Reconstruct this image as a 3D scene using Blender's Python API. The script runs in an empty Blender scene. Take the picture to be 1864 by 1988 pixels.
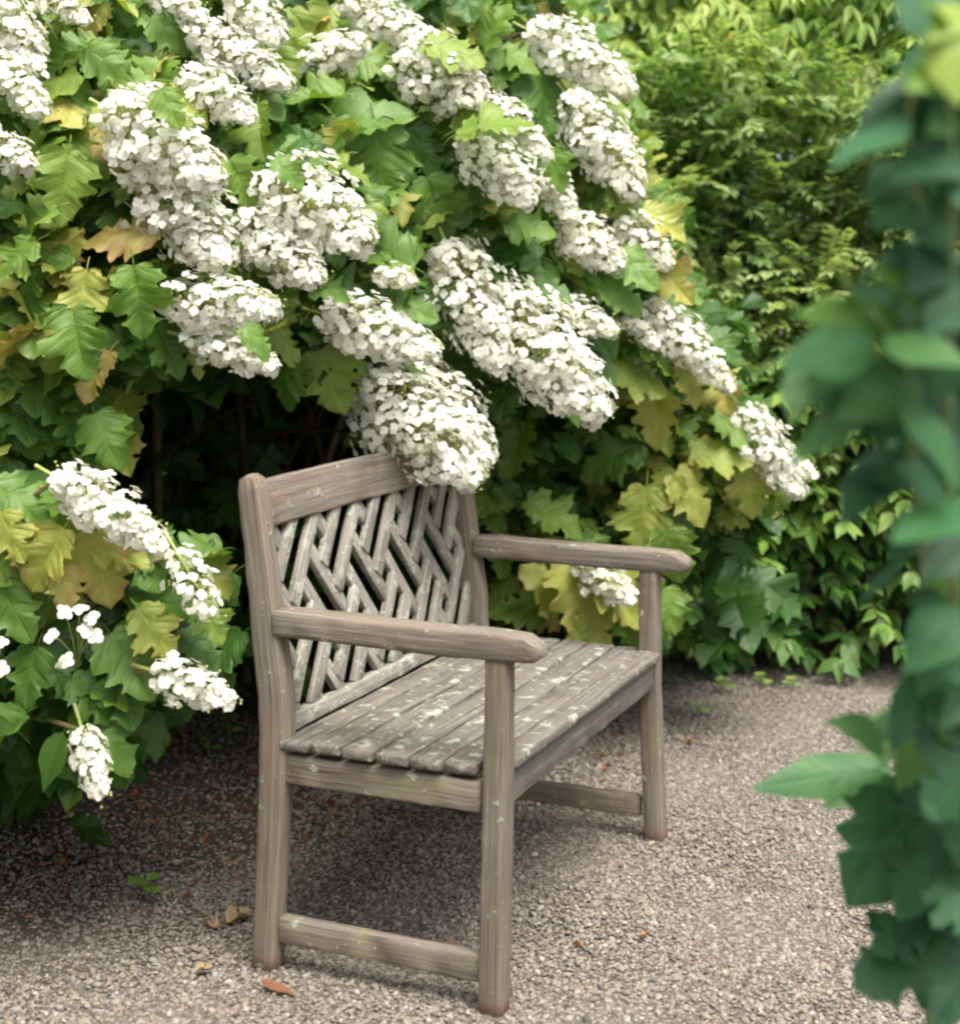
import bpy, bmesh, math, random
import numpy as np
from mathutils import Matrix, Vector

random.seed(7)
rng = np.random.default_rng(11)
S = bpy.context.scene
COL = S.collection
PI = math.pi

# ------------------------------------------------------------------ camera, sky, sun, exposure
CAM_H, F_PX, V0 = 1.21, 1563.0, 286.0          # eye height, focal length in px of a 959 wide frame, horizon row
cd = bpy.data.cameras.new('camera'); cam = bpy.data.objects.new('camera', cd); COL.objects.link(cam)
cam.location = (0, 0, CAM_H); cam.rotation_euler = (PI / 2, 0, 0)
cd.sensor_fit = 'HORIZONTAL'; cd.sensor_width = 36.0
# sensor_fit horizontal: one shift unit is the frame width
cd.lens = 36.0 * F_PX / 959.0
cd.shift_y = -(512.0 - V0) / 959.0
cd.clip_start = 0.05; cd.clip_end = 300
cd.dof.use_dof = True; cd.dof.focus_distance = 2.95; cd.dof.aperture_fstop = 3.5
S.camera = cam

SUN_EL, SUN_AZ = math.radians(66), math.radians(150)    # high, veiled midday sun; azimuth clockwise from +Y, behind the camera to its right
w = bpy.data.worlds.new('World'); S.world = w; w.use_nodes = True
wn = w.node_tree; wn.nodes.clear()
sky = wn.nodes.new('ShaderNodeTexSky'); sky.sky_type = 'NISHITA'; sky.sun_disc = False
sky.sun_elevation = SUN_EL; sky.sun_rotation = SUN_AZ
sky.air_density = 1.0; sky.dust_density = 4.0; sky.ozone_density = 1.0
hs = wn.nodes.new('ShaderNodeHueSaturation'); hs.inputs['Saturation'].default_value = 0.25
bg = wn.nodes.new('ShaderNodeBackground'); bg.inputs['Strength'].default_value = 0.15
wo = wn.nodes.new('ShaderNodeOutputWorld')
wn.links.new(sky.outputs[0], hs.inputs['Color']); wn.links.new(hs.outputs[0], bg.inputs[0]); wn.links.new(bg.outputs[0], wo.inputs[0])
sd = bpy.data.lights.new('sun', 'SUN'); sun = bpy.data.objects.new('sun', sd); COL.objects.link(sun)
sd.energy = 3.6; sd.angle = math.radians(40); sd.color = (1.0, 0.94, 0.82)
sv = Vector((math.sin(SUN_AZ) * math.cos(SUN_EL), math.cos(SUN_AZ) * math.cos(SUN_EL), math.sin(SUN_EL)))
sun.rotation_euler = sv.to_track_quat('Z', 'Y').to_euler()
S.view_settings.view_transform = 'Standard'; S.view_settings.look = 'None'
S.view_settings.gamma = 1.0; S.view_settings.use_curve_mapping = False
S.view_settings.exposure = 0.78
S.render.engine = 'CYCLES'
S.cycles.use_denoising = True
S.cycles.max_bounces = 8; S.cycles.diffuse_bounces = 5; S.cycles.glossy_bounces = 2
S.cycles.transmission_bounces = 4; S.cycles.transparent_max_bounces = 4
S.cycles.caustics_reflective = False; S.cycles.caustics_refractive = False
S.cycles.pixel_filter_type = 'BLACKMAN_HARRIS'; S.cycles.filter_width = 2.4

# ------------------------------------------------------------------ helpers
K = 959.0 / 1864.0                              # measuring coordinates are the 1864 px wide view of the photograph
def at(u, v, Y):
    return np.array([(u * K - 479.5) * Y / F_PX, Y, CAM_H - (v * K - V0) * Y / F_PX])
def pix(p):
    return (p[0] * F_PX / p[1] + 479.5) / K, (V0 - (p[2] - CAM_H) * F_PX / p[1]) / K
def norm(v):
    v = np.asarray(v, float); n = np.linalg.norm(v); return v / n if n > 1e-9 else v

def tag(o, label=None, cat=None, group=None, kind=None):
    if label: o['label'] = label
    if cat: o['category'] = cat
    if group: o['group'] = group
    if kind: o['kind'] = kind
    return o
def empty(name, loc=(0, 0, 0), rz=0.0, parent=None):
    o = bpy.data.objects.new(name, None); COL.objects.link(o); o.location = loc; o.rotation_euler = (0, 0, rz)
    o.empty_display_size = .05
    if parent: o.parent = parent
    return o
def link(name, me, mat=None, parent=None, M=None):
    o = bpy.data.objects.new(name, me); COL.objects.link(o)
    if mat and not me.materials: me.materials.append(mat)
    if parent: o.parent = parent
    if M is not None: o.matrix_basis = M
    return o
def raw_mesh(name, V, T, smooth=True, vec=None, flt=None):
    """triangles as numpy arrays -> mesh; vec / flt: {name: per-vertex array}"""
    V = np.asarray(V, np.float32); T = np.asarray(T, np.int32)
    me = bpy.data.meshes.new(name)
    me.vertices.add(len(V)); me.vertices.foreach_set('co', V.ravel())
    me.loops.add(len(T) * 3); me.loops.foreach_set('vertex_index', T.ravel())
    me.polygons.add(len(T)); me.polygons.foreach_set('loop_start', np.arange(0, len(T) * 3, 3, dtype=np.int32))
    me.polygons.foreach_set('loop_total', np.full(len(T), 3, np.int32))
    if smooth: me.polygons.foreach_set('use_smooth', np.ones(len(T), bool))
    for k, a in (vec or {}).items():
        at_ = me.attributes.new(k, 'FLOAT_VECTOR', 'POINT'); at_.data.foreach_set('vector', np.asarray(a, np.float32).ravel())
    for k, a in (flt or {}).items():
        at_ = me.attributes.new(k, 'FLOAT', 'POINT'); at_.data.foreach_set('value', np.asarray(a, np.float32).ravel())
    me.update(calc_edges=True); me.validate()
    return me
def tube(path, radii, n=6):
    """tapered tube along a path -> verts, tris"""
    P = np.asarray(path, float); V = []; T = []
    up = np.array([.13, .31, .94])
    for i, p in enumerate(P):
        t = norm(P[min(i + 1, len(P) - 1)] - P[max(i - 1, 0)])
        a = norm(np.cross(t, up)); b = np.cross(t, a)
        for k in range(n):
            q = 2 * PI * k / n; V.append(p + radii[i] * (math.cos(q) * a + math.sin(q) * b))
    for i in range(len(P) - 1):
        for k in range(n):
            a0 = i * n + k; a1 = i * n + (k + 1) % n; T += [(a0, a1, a1 + n), (a0, a1 + n, a0 + n)]
    e = (len(P) - 1) * n
    V.append(P[-1]); c = len(V) - 1
    T += [(e + k, e + (k + 1) % n, c) for k in range(n)]
    return np.array(V), np.array(T)
def curve(p0, p1, bend, n=7):
    t = np.linspace(0, 1, n)[:, None]; p0 = np.asarray(p0); p1 = np.asarray(p1)
    return p0 * (1 - t) + p1 * t + np.asarray(bend) * (4 * t * (1 - t))
class Acc:
    def __init__(s): s.V = []; s.T = []; s.n = 0; s.vec = []; s.flt = []
    def add(s, V, T, vec=None, flt=None):
        s.V.append(V); s.T.append(np.asarray(T) + s.n); s.n += len(V)
        if vec is not None: s.vec.append(vec)
        if flt is not None: s.flt.append(np.full(len(V), flt))
    def mesh(s, name, vn=None, fn=None, smooth=True):
        return raw_mesh(name, np.concatenate(s.V), np.concatenate(s.T), smooth,
                        {vn: np.concatenate(s.vec)} if vn else None, {fn: np.concatenate(s.flt)} if fn else None)
def frame(T, N):
    X = norm(T); Z = np.asarray(N, float); Z = norm(Z - X * (Z @ X))
    if np.linalg.norm(Z) < .5: Z = norm(np.cross(X, [0.3, 1, .2]))
    return np.stack([X, np.cross(Z, X), Z], 1)

# ------------------------------------------------------------------ materials
class Mat:
    def __init__(s, name):
        s.m = bpy.data.materials.new(name); s.m.use_nodes = True; s.t = s.m.node_tree; s.t.nodes.clear()
        s.out = s.n('ShaderNodeOutputMaterial')
    def n(s, typ, **kw):
        nd = s.t.nodes.new(typ)
        for k, v in kw.items():
            if k in nd.inputs: nd.inputs[k].default_value = v
            else: setattr(nd, k, v)
        return nd
    def l(s, a, b): s.t.links.new(a, b)
    def val(s, x, sock):
        if isinstance(x, (int, float)): sock.default_value = x
        elif isinstance(x, tuple): sock.default_value = x if len(x) == 4 else (*x, 1)
        else: s.l(x, sock)
    def math(s, op, a, b=0.0, c=None, clamp=False):
        nd = s.n('ShaderNodeMath', operation=op, use_clamp=clamp); s.val(a, nd.inputs[0]); s.val(b, nd.inputs[1])
        if c is not None: s.val(c, nd.inputs[2])
        return nd.outputs[0]
    def mix(s, f, a, b, mode='MIX'):
        nd = s.n('ShaderNodeMix', data_type='RGBA', blend_type=mode)
        s.val(f, nd.inputs[0]); s.val(a, nd.inputs[6]); s.val(b, nd.inputs[7]); return nd.outputs[2]
    def ramp(s, f, stops, interp='LINEAR'):
        nd = s.n('ShaderNodeValToRGB'); e = nd.color_ramp.elements; nd.color_ramp.interpolation = interp
        while len(e) < len(stops): e.new(.5)
        for i, (p, c) in enumerate(stops):
            e[i].position = p; e[i].color = (*c, 1) if len(c) == 3 else c
        s.l(f, nd.inputs[0]); return nd.outputs[0]
    def smooth(s, x, lo, hi, a=0.0, b=1.0):
        nd = s.n('ShaderNodeMapRange', interpolation_type='SMOOTHSTEP'); s.val(x, nd.inputs[0])
        for i, v in enumerate((lo, hi, a, b)): nd.inputs[i + 1].default_value = v
        return nd.outputs[0]
    def noise(s, vec, scale, detail=3.0, rough=.55):
        nd = s.n('ShaderNodeTexNoise'); nd.inputs['Scale'].default_value = scale; nd.inputs['Detail'].default_value = detail
        nd.inputs['Roughness'].default_value = rough; s.l(vec, nd.inputs['Vector']); return nd.outputs[0]
    def attr(s, name): return s.n('ShaderNodeAttribute', attribute_name=name)
    def bump(s, h, strength=.3, dist=.01):
        nd = s.n('ShaderNodeBump'); nd.inputs['Strength'].default_value = strength; nd.inputs['Distance'].default_value = dist
        s.l(h, nd.inputs['Height']); return nd.outputs[0]

def leaf_material(name, stops, veins=7.0, rough=.45, trans=.3, warm=(.34, .14, .06), warm_lo=.62, warm_hi=.95, gloss=.5, vein_amt=.35):
    m = Mat(name)
    co = m.attr('leafco'); sp = m.n('ShaderNodeSeparateXYZ'); m.l(co.outputs['Vector'], sp.inputs[0])
    x, y, e = sp.outputs
    oc = m.n('ShaderNodeObjectInfo'); os_ = m.n('ShaderNodeSeparateColor'); m.l(oc.outputs['Color'], os_.inputs[0])
    tint = m.math('ADD', m.attr('tint').outputs['Fac'], os_.outputs[0])
    geo = m.n('ShaderNodeNewGeometry')
    ns = m.noise(geo.outputs['Position'], 28.0, 3)
    t2 = m.math('ADD', tint, m.math('MULTIPLY', m.math('SUBTRACT', ns, .5), .22))
    colr = m.ramp(t2, stops)
    ay = m.math('ABSOLUTE', y)
    mid = m.smooth(ay, .004, .022, 1, 0)
    ph = m.math('FRACT', m.math('MULTIPLY', m.math('SUBTRACT', x, m.math('MULTIPLY', ay, .75)), veins))
    side = m.smooth(m.math('ABSOLUTE', m.math('SUBTRACT', ph, .5)), .03, .11, 1, 0)
    vein = m.math('MAXIMUM', mid, m.math('MULTIPLY', side, .6))
    light = m.mix(1.0, colr, (1.55, 1.45, 1.5, 1), 'MULTIPLY')
    colr = m.mix(m.math('MULTIPLY', vein, vein_amt), colr, light)
    wf = m.math('MULTIPLY', m.math('MULTIPLY', m.math('POWER', e, 3.0), m.smooth(tint, warm_lo, warm_hi)),
                m.smooth(m.noise(geo.outputs['Position'], 14.0, 2), .38, .62))
    colr = m.mix(m.math('MULTIPLY', wf, .6), colr, (*warm, 1))
    # pale underside
    colr = m.mix(m.math('MULTIPLY', geo.outputs['Backfacing'], .35), colr, m.mix(1.0, colr, (1.6, 1.45, 1.7, 1), 'MULTIPLY'))
    b = m.n('ShaderNodeBsdfPrincipled'); m.l(colr, b.inputs['Base Color']); b.inputs['Roughness'].default_value = rough
    b.inputs['Specular IOR Level'].default_value = gloss
    hgt = m.math('ADD', m.math('MULTIPLY', vein, -.6), m.math('MULTIPLY', ns, .5))
    m.l(m.bump(hgt, .45, .003), b.inputs['Normal'])
    tr = m.n('ShaderNodeBsdfTranslucent'); m.l(m.mix(1.0, colr, (1.25, 1.35, .6, 1), 'MULTIPLY'), tr.inputs[0])
    mx = m.n('ShaderNodeMixShader'); mx.inputs[0].default_value = trans
    m.l(b.outputs[0], mx.inputs[1]); m.l(tr.outputs[0], mx.inputs[2]); m.l(mx.outputs[0], m.out.inputs[0])
    return m.m

HYD = leaf_material('hydrangea_leaf', [(0, (.024, .075, .012)), (.3, (.055, .14, .019)), (.55, (.12, .225, .032)),
                    (.75, (.225, .305, .05)), (.9, (.36, .385, .08)), (1, (.40, .30, .11))], 7.0, .5, .28)
VINE = leaf_material('vine_leaflet', [(0, (.045, .11, .02)), (.3, (.13, .25, .045)), (.6, (.29, .43, .11)), (1, (.48, .56, .19))],
                     9.0, .5, .42, warm_lo=.97, warm_hi=1.2)
FINE = leaf_material('fine_shrub_leaf', [(0, (.045, .11, .03)), (.35, (.13, .23, .07)), (.7, (.30, .41, .16)), (.9, (.40, .48, .19)), (1, (.46, .30, .13))],
                     6.0, .5, .38, warm_lo=.75, warm_hi=1.0)
OVAL = leaf_material('oval_shrub_leaf', [(0, (.018, .075, .018)), (.4, (.065, .17, .03)), (.75, (.20, .32, .06)), (1, (.38, .44, .10))],
                     8.0, .45, .28, warm_lo=.97, warm_hi=1.2)
FORE = leaf_material('border_plant_leaf', [(0, (.010, .058, .022)), (.35, (.032, .13, .044)), (.6, (.08, .21, .04)), (.8, (.19, .31, .035)), (1, (.36, .40, .07))],
                     8.0, .5, .28, warm_lo=.97, warm_hi=1.2, gloss=.45, vein_amt=.4)
DRY = leaf_material('dry_leaf', [(0, (.15, .055, .025)), (.5, (.27, .12, .055)), (1, (.33, .235, .125))], 7.0, .7, .1, warm_lo=2, warm_hi=3)

def petal_material():
    m = Mat('white_petal')
    co = m.attr('leafco'); sp = m.n('ShaderNodeSeparateXYZ'); m.l(co.outputs['Vector'], sp.inputs[0])
    geo = m.n('ShaderNodeNewGeometry')
    ns = m.noise(geo.outputs['Position'], 9.0, 2)
    base = m.mix(m.smooth(ns, .5, .75), (.90, .89, .83), (.85, .86, .70))
    colr = m.mix(m.smooth(sp.outputs[0], .14, .0), base, (.55, .62, .25))
    b = m.n('ShaderNodeBsdfPrincipled'); m.l(colr, b.inputs['Base Color']); b.inputs['Roughness'].default_value = .6
    b.inputs['Specular IOR Level'].default_value = .25
    tr = m.n('ShaderNodeBsdfTranslucent'); m.l(colr, tr.inputs[0])
    mx = m.n('ShaderNodeMixShader'); mx.inputs[0].default_value = .42
    m.l(b.outputs[0], mx.inputs[1]); m.l(tr.outputs[0], mx.inputs[2]); m.l(mx.outputs[0], m.out.inputs[0]); return m.m
PETAL = petal_material()
def simple(name, c0, c1, scale, rough=.8, stretch=None, bump=.3, bd=.004):
    m = Mat(name); tc = m.n('ShaderNodeTexCoord'); v = tc.outputs['Object']
    if stretch:
        mp = m.n('ShaderNodeMapping'); mp.inputs['Scale'].default_value = stretch; m.l(v, mp.inputs[0]); v = mp.outputs[0]
    ns = m.noise(v, scale, 5)
    b = m.n('ShaderNodeBsdfPrincipled'); m.l(m.ramp(ns, [(.3, c0), (.7, c1)]), b.inputs['Base Color']); b.inputs['Roughness'].default_value = rough
    m.l(m.bump(ns, bump, bd), b.inputs['Normal']); m.l(b.outputs[0], m.out.inputs[0]); return m.m
BARK = simple('hydrangea_bark', (.03, .022, .013), (.085, .058, .036), 40)
STEM = simple('young_stem', (.12, .16, .05), (.24, .15, .07), 25)
BUD = simple('flower_bud', (.22, .30, .07), (.40, .42, .14), 60, .6)
TWIG = simple('reddish_twig', (.16, .12, .04), (.30, .17, .09), 30)
GSTEM = simple('pale_green_stem', (.12, .20, .06), (.26, .32, .13), 30, .6)

def wood_material(name, lichen, grey, green=0.0, foot=False, tone=1.0):
    m = Mat(name)
    g = m.attr('gco'); oi = m.n('ShaderNodeObjectInfo')
    off = m.n('ShaderNodeCombineXYZ')
    for i in range(3): m.l(m.math('MULTIPLY', oi.outputs['Random'], (7.3, 3.1, 5.7)[i]), off.inputs[i])
    add = m.n('ShaderNodeVectorMath', operation='ADD'); m.l(g.outputs['Vector'], add.inputs[0]); m.l(off.outputs[0], add.inputs[1])
    v = add.outputs[0]
    mp = m.n('ShaderNodeMapping'); mp.inputs['Scale'].default_value = (3.0, 120, 120); m.l(v, mp.inputs[0])
    g1 = m.noise(mp.outputs[0], 1.3, 6, .62)
    mp3 = m.n('ShaderNodeMapping'); mp3.inputs['Scale'].default_value = (7, 420, 420); m.l(v, mp3.inputs[0])
    g2 = m.noise(mp3.outputs[0], 1.0, 4, .6)
    grain = m.math('ADD', m.math('MULTIPLY', g1, .6), m.math('MULTIPLY', g2, .4))
    mp2 = m.n('ShaderNodeMapping'); mp2.inputs['Scale'].default_value = (1, 6, 6); m.l(v, mp2.inputs[0])
    broad = m.noise(mp2.outputs[0], 4.0, 3)
    fine = m.noise(v, 420.0, 2)
    brown = m.ramp(grain, [(.34, (.11, .079, .056)), (.49, (.215, .166, .126)), (.64, (.315, .258, .205))])
    greyc = m.ramp(grain, [(.34, (.105, .094, .082)), (.5, (.197, .181, .160)), (.64, (.30, .28, .253))])
    colr = m.mix(m.math('ADD', m.math('MULTIPLY', m.smooth(broad, .35, .68), .55), grey, clamp=True), brown, greyc)
    # silver bleaching along edges of the grain and dark checks
    colr = m.mix(m.smooth(grain, .385, .33), colr, (.06, .045, .034, 1))
    if green:
        colr = m.mix(m.math('MULTIPLY', m.smooth(m.noise(v, 13.0, 4), .48, .66), green), colr, (.235, .235, .115, 1))
    if foot:
        sp = m.n('ShaderNodeSeparateXYZ'); m.l(g.outputs['Vector'], sp.inputs[0])
        colr = m.mix(m.math('MULTIPLY', m.smooth(sp.outputs[0], .05, .0), .45), colr, (.20, .085, .045, 1))
    colr = m.mix(1.0, colr, (tone, tone, tone, 1), 'MULTIPLY')
    # lichen: pale crusts of two sizes
    vl = m.n('ShaderNodeTexVoronoi'); vl.inputs['Scale'].default_value = 42; m.l(v, vl.inputs['Vector'])
    vsc = m.n('ShaderNodeSeparateColor'); m.l(vl.outputs['Color'], vsc.inputs[0])
    patch = m.smooth(m.noise(v, 9.0, 3), .44, .66)
    rad = m.math('MULTIPLY', m.math('MULTIPLY', m.smooth(vsc.outputs[0], 1.0 - .55 * lichen, 1.0), patch), .9 * min(1.0, .35 + lichen * .65))
    colony = m.smooth(m.math('SUBTRACT', rad, m.math('ADD', vl.outputs['Distance'], m.math('MULTIPLY', m.math('SUBTRACT', m.noise(v, 130.0, 4), .5), 1.1))), .0, .14)
    l1 = m.noise(v, 26.0, 4, .6); l2 = m.noise(v, 75.0, 3, .6)
    lm = m.math('MAXIMUM', colony, m.math('MULTIPLY', m.math('MAXIMUM', m.smooth(l1, .69 - .12 * lichen, .78 - .12 * lichen), m.smooth(l2, .70 - .09 * lichen, .77 - .09 * lichen)), .8))
    lcol = m.ramp(m.noise(v, 150.0, 2), [(.35, (.32, .35, .27)), (.65, (.50, .53, .44))])
    colr = m.mix(m.math('MULTIPLY', lm, .72), colr, lcol)
    b = m.n('ShaderNodeBsdfPrincipled'); m.l(colr, b.inputs['Base Color']); b.inputs['Roughness'].default_value = .85
    b.inputs['Specular IOR Level'].default_value = .25
    h = m.math('ADD', m.math('ADD', m.math('MULTIPLY', grain, 1.0), m.math('MULTIPLY', lm, .5)), m.math('MULTIPLY', fine, .12))
    m.l(m.bump(h, .8, .004), b.inputs['Normal']); m.l(b.outputs[0], m.out.inputs[0]); return m.m
W_FRAME = wood_material('weathered_teak', .32, .08, .22, True, tone=.88)
W_ARM = wood_material('weathered_teak_arm', .55, .2, .1, tone=.9)
W_RAIL = wood_material('weathered_teak_rail', .4, .12, .5, tone=.95)
W_SEAT = wood_material('weathered_teak_seat', .98, .65, tone=.74)
W_BACK = wood_material('weathered_teak_lattice', 1.25, .85, tone=1.25)
W_FRONT = wood_material('grey_front_rail', .1, .8, tone=.75)

def pebble_material():
    m = Mat('pebble'); oi = m.n('ShaderNodeObjectInfo'); r = oi.outputs['Random']
    colr = m.ramp(r, [(0, (.15, .14, .13)), (.07, (.23, .21, .19)), (.22, (.36, .32, .275)), (.42, (.30, .275, .25)), (.55, (.43, .385, .33)),
                      (.70, (.38, .305, .25)), (.80, (.46, .43, .39)), (.90, (.36, .35, .335)), (.965, (.58, .55, .50)), (1, (.42, .28, .20))], 'CONSTANT')
    tc = m.n('ShaderNodeTexCoord'); ns = m.noise(tc.outputs['Object'], 2.0, 3)
    colr = m.mix(1.0, colr, m.ramp(ns, [(.3, (.53, .515, .495)), (.7, (.75, .725, .69))]), 'MULTIPLY')
    b = m.n('ShaderNodeBsdfPrincipled'); m.l(colr, b.inputs['Base Color']); b.inputs['Roughness'].default_value = .8
    b.inputs['Specular IOR Level'].default_value = .3
    m.l(b.outputs[0], m.out.inputs[0]); return m.m
PEB = pebble_material()
def ground_material():
    m = Mat('gravel_ground'); tc = m.n('ShaderNodeTexCoord'); v = tc.outputs['Object']
    vo = m.n('ShaderNodeTexVoronoi'); vo.inputs['Scale'].default_value = 95; m.l(v, vo.inputs['Vector'])
    sc = m.n('ShaderNodeSeparateColor'); m.l(vo.outputs['Color'], sc.inputs[0])
    colr = m.ramp(sc.outputs[0], [(0, (.08, .07, .065)), (.4, (.17, .145, .125)), (.75, (.24, .21, .185)), (1, (.32, .29, .26))])
    colr = m.mix(m.smooth(vo.outputs['Distance'], .3, .7), colr, (.10, .085, .07, 1))
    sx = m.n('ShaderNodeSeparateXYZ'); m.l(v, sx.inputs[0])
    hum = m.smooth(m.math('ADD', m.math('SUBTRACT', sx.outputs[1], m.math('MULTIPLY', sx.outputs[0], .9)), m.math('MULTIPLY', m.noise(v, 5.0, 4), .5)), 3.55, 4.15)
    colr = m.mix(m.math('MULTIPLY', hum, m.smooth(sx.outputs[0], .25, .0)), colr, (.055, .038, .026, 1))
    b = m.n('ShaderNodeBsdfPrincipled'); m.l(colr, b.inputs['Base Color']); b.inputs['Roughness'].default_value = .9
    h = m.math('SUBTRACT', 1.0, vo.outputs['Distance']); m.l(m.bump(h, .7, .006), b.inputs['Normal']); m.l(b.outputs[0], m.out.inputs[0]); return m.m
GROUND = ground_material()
SOIL = simple('dark_soil', (.018, .013, .009), (.06, .042, .028), 30, .95, None, .8, .02)

# ------------------------------------------------------------------ ground
def grid_mesh(name, x0, x1, y0, y1, nx, ny, zf):
    xs = np.linspace(x0, x1, nx); ys = np.linspace(y0, y1, ny); X, Y = np.meshgrid(xs, ys)
    V = np.stack([X.ravel(), Y.ravel(), zf(X.ravel(), Y.ravel())], 1); T = []
    for j in range(ny - 1):
        for i in range(nx - 1):
            a = j * nx + i; T += [(a, a + 1, a + nx + 1), (a, a + nx + 1, a + nx)]
    return raw_mesh(name, V, T)
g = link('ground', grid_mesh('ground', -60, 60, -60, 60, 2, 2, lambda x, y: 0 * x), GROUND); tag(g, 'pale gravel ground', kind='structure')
def bed_z(x, y):
    # soil bed: rises behind the gravel edge (further away on the open side)
    edge = np.where(x < -.1, 4.35 + .12 * np.sin(x * 5), 4.95 + .05 * np.sin(x * 4 + 1) - .25 * np.clip((.35 - x) / .45, 0, 1))
    k = np.clip((y - edge) / .22, -.3, 1)
    return -.02 + .10 * k + .012 * np.sin(x * 17 + y * 9) * np.clip(k, 0, 1) + .008 * np.sin(x * 41 - y * 23) * np.clip(k, 0, 1)
bed = link('planting_bed', grid_mesh('planting_bed', -5, 6, 4.1, 9, 160, 90, bed_z), SOIL); tag(bed, 'dark soil planting bed', kind='structure')

def pebbles():
    src = []
    for k in range(4):
        bm = bmesh.new(); bmesh.ops.create_icosphere(bm, subdivisions=1, radius=.5)
        r = random.Random(k)
        sx, sy, sz = r.uniform(.9, 1.3), r.uniform(.7, 1.0), r.uniform(.5, .75)
        for v_ in bm.verts:
            f = 1 + r.uniform(-.17, .17); v_.co = Vector((v_.co.x * sx * f, v_.co.y * sy * f, v_.co.z * sz * f))
        for f in bm.faces: f.smooth = k % 2 == 0
        me = bpy.data.meshes.new('pebble'); bm.to_mesh(me); bm.free(); me.materials.append(PEB); src.append(me)
    # positions: jittered over the stretch of path in view and a step to either side
    N = 250000
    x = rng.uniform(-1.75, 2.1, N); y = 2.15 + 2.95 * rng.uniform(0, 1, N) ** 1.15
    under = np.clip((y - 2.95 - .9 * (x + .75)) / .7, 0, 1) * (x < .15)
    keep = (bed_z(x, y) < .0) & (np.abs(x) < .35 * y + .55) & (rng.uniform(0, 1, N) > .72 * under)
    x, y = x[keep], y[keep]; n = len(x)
    z = rng.uniform(-.0015, .0035, n) + .003 * np.sin(x * 9) * np.sin(y * 7)
    sc = np.clip(rng.lognormal(math.log(.0069), .36, n), .0035, .02)
    which = rng.integers(0, 4, n)
    rot = rng.uniform(-.5, .5, (n, 3)); rot[:, 2] = rng.uniform(0, 6.28, n)
    root = empty('gravel', (0, 0, 0)); tag(root, 'loose grey and tan gravel stones covering the path', 'gravel', kind='stuff')
    ng = bpy.data.node_groups.new('scatter', 'GeometryNodeTree')
    for k in range(4):
        sel = which == k
        pm = bpy.data.meshes.new('gravel_points'); pm.vertices.add(int(sel.sum()))
        pm.vertices.foreach_set('co', np.stack([x[sel], y[sel], z[sel]], 1).astype(np.float32).ravel())
        a = pm.attributes.new('sc', 'FLOAT', 'POINT'); a.data.foreach_set('value', sc[sel].astype(np.float32))
        a = pm.attributes.new('rt', 'FLOAT_VECTOR', 'POINT'); a.data.foreach_set('vector', rot[sel].astype(np.float32).ravel())
        po = link('gravel_stones', pm, None, root); po['kind'] = 'stuff'
        so = bpy.data.objects.new('pebble_source', src[k])       # never linked: only a source for the scatter
        ng = bpy.data.node_groups.new('scatter', 'GeometryNodeTree')
        ng.interface.new_socket('Geometry', in_out='INPUT', socket_type='NodeSocketGeometry')
        ng.interface.new_socket('Geometry', in_out='OUTPUT', socket_type='NodeSocketGeometry')
        ni = ng.nodes.new('NodeGroupInput'); no = ng.nodes.new('NodeGroupOutput')
        ip = ng.nodes.new('GeometryNodeInstanceOnPoints'); ob = ng.nodes.new('GeometryNodeObjectInfo'); ob.inputs['Object'].default_value = so
        m2p = ng.nodes.new('GeometryNodeMeshToPoints')
        a1 = ng.nodes.new('GeometryNodeInputNamedAttribute'); a1.data_type = 'FLOAT'; a1.inputs['Name'].default_value = 'sc'
        a2 = ng.nodes.new('GeometryNodeInputNamedAttribute'); a2.data_type = 'FLOAT_VECTOR'; a2.inputs['Name'].default_value = 'rt'
        e2r = ng.nodes.new('FunctionNodeEulerToRotation')
        L = ng.links.new
        L(ni.outputs[0], m2p.inputs[0]); L(m2p.outputs[0], ip.inputs['Points']); L(ob.outputs['Geometry'], ip.inputs['Instance'])
        L(a1.outputs[0], ip.inputs['Scale']); L(a2.outputs[0], e2r.inputs[0]); L(e2r.outputs[0], ip.inputs['Rotation'])
        L(ip.outputs[0], no.inputs[0])
        md = po.modifiers.new('scatter', 'NODES'); md.node_group = ng
pebbles()

# ------------------------------------------------------------------ leaf shapes (unit length along +X, facing +Z)
OAK = [(0, .03), (-.05, .12), (-.01, .22), (.08, .26), (.10, .345), (.19, .335), (.25, .385), (.30, .235), (.37, .29), (.41, .42), (.50, .43), (.585, .485),
       (.585, .39), (.645, .33), (.615, .165), (.71, .205), (.77, .285), (.81, .19), (.90, .135), (1.0, .0)]
OAK2 = [(0, .03), (-.06, .14), (0, .27), (.09, .30), (.13, .40), (.24, .41), (.33, .47), (.37, .29), (.45, .34), (.53, .43), (.57, .31), (.60, .20), (.70, .29), (.74, .22), (.86, .16), (1, 0)]
OVATE = [(0, .01), (.06, .12), (.2, .22), (.38, .26), (.58, .22), (.78, .12), (.92, .045), (1, 0)]
LANCE = [(0, .01), (.1, .08), (.3, .135), (.55, .13), (.78, .075), (.92, .03), (1, 0)]
SERR = [(0, .02), (.03, .14), (.10, .20), (.12, .25), (.22, .27), (.25, .32), (.36, .31), (.39, .345), (.50, .30), (.53, .33), (.63, .25), (.66, .27), (.76, .17), (.80, .18), (.9, .08), (1, 0)]
def round_outline(half):
    """soft curves between the outline points"""
    P = [np.array(p) for p in half]; out = []
    for i in range(len(P) - 1):
        a, b, c, d = P[max(i - 1, 0)], P[i], P[i + 1], P[min(i + 2, len(P) - 1)]
        out.append(tuple(b)); t = .5
        m_ = .5 * (2 * b + (c - a) * t + (2 * a - 5 * b + 4 * c - d) * t * t + (3 * b - a - 3 * c + d) * t ** 3)
        out.append((float(m_[0]), max(0.0, float(m_[1]))))
    out.append(tuple(P[-1])); return out
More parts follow.
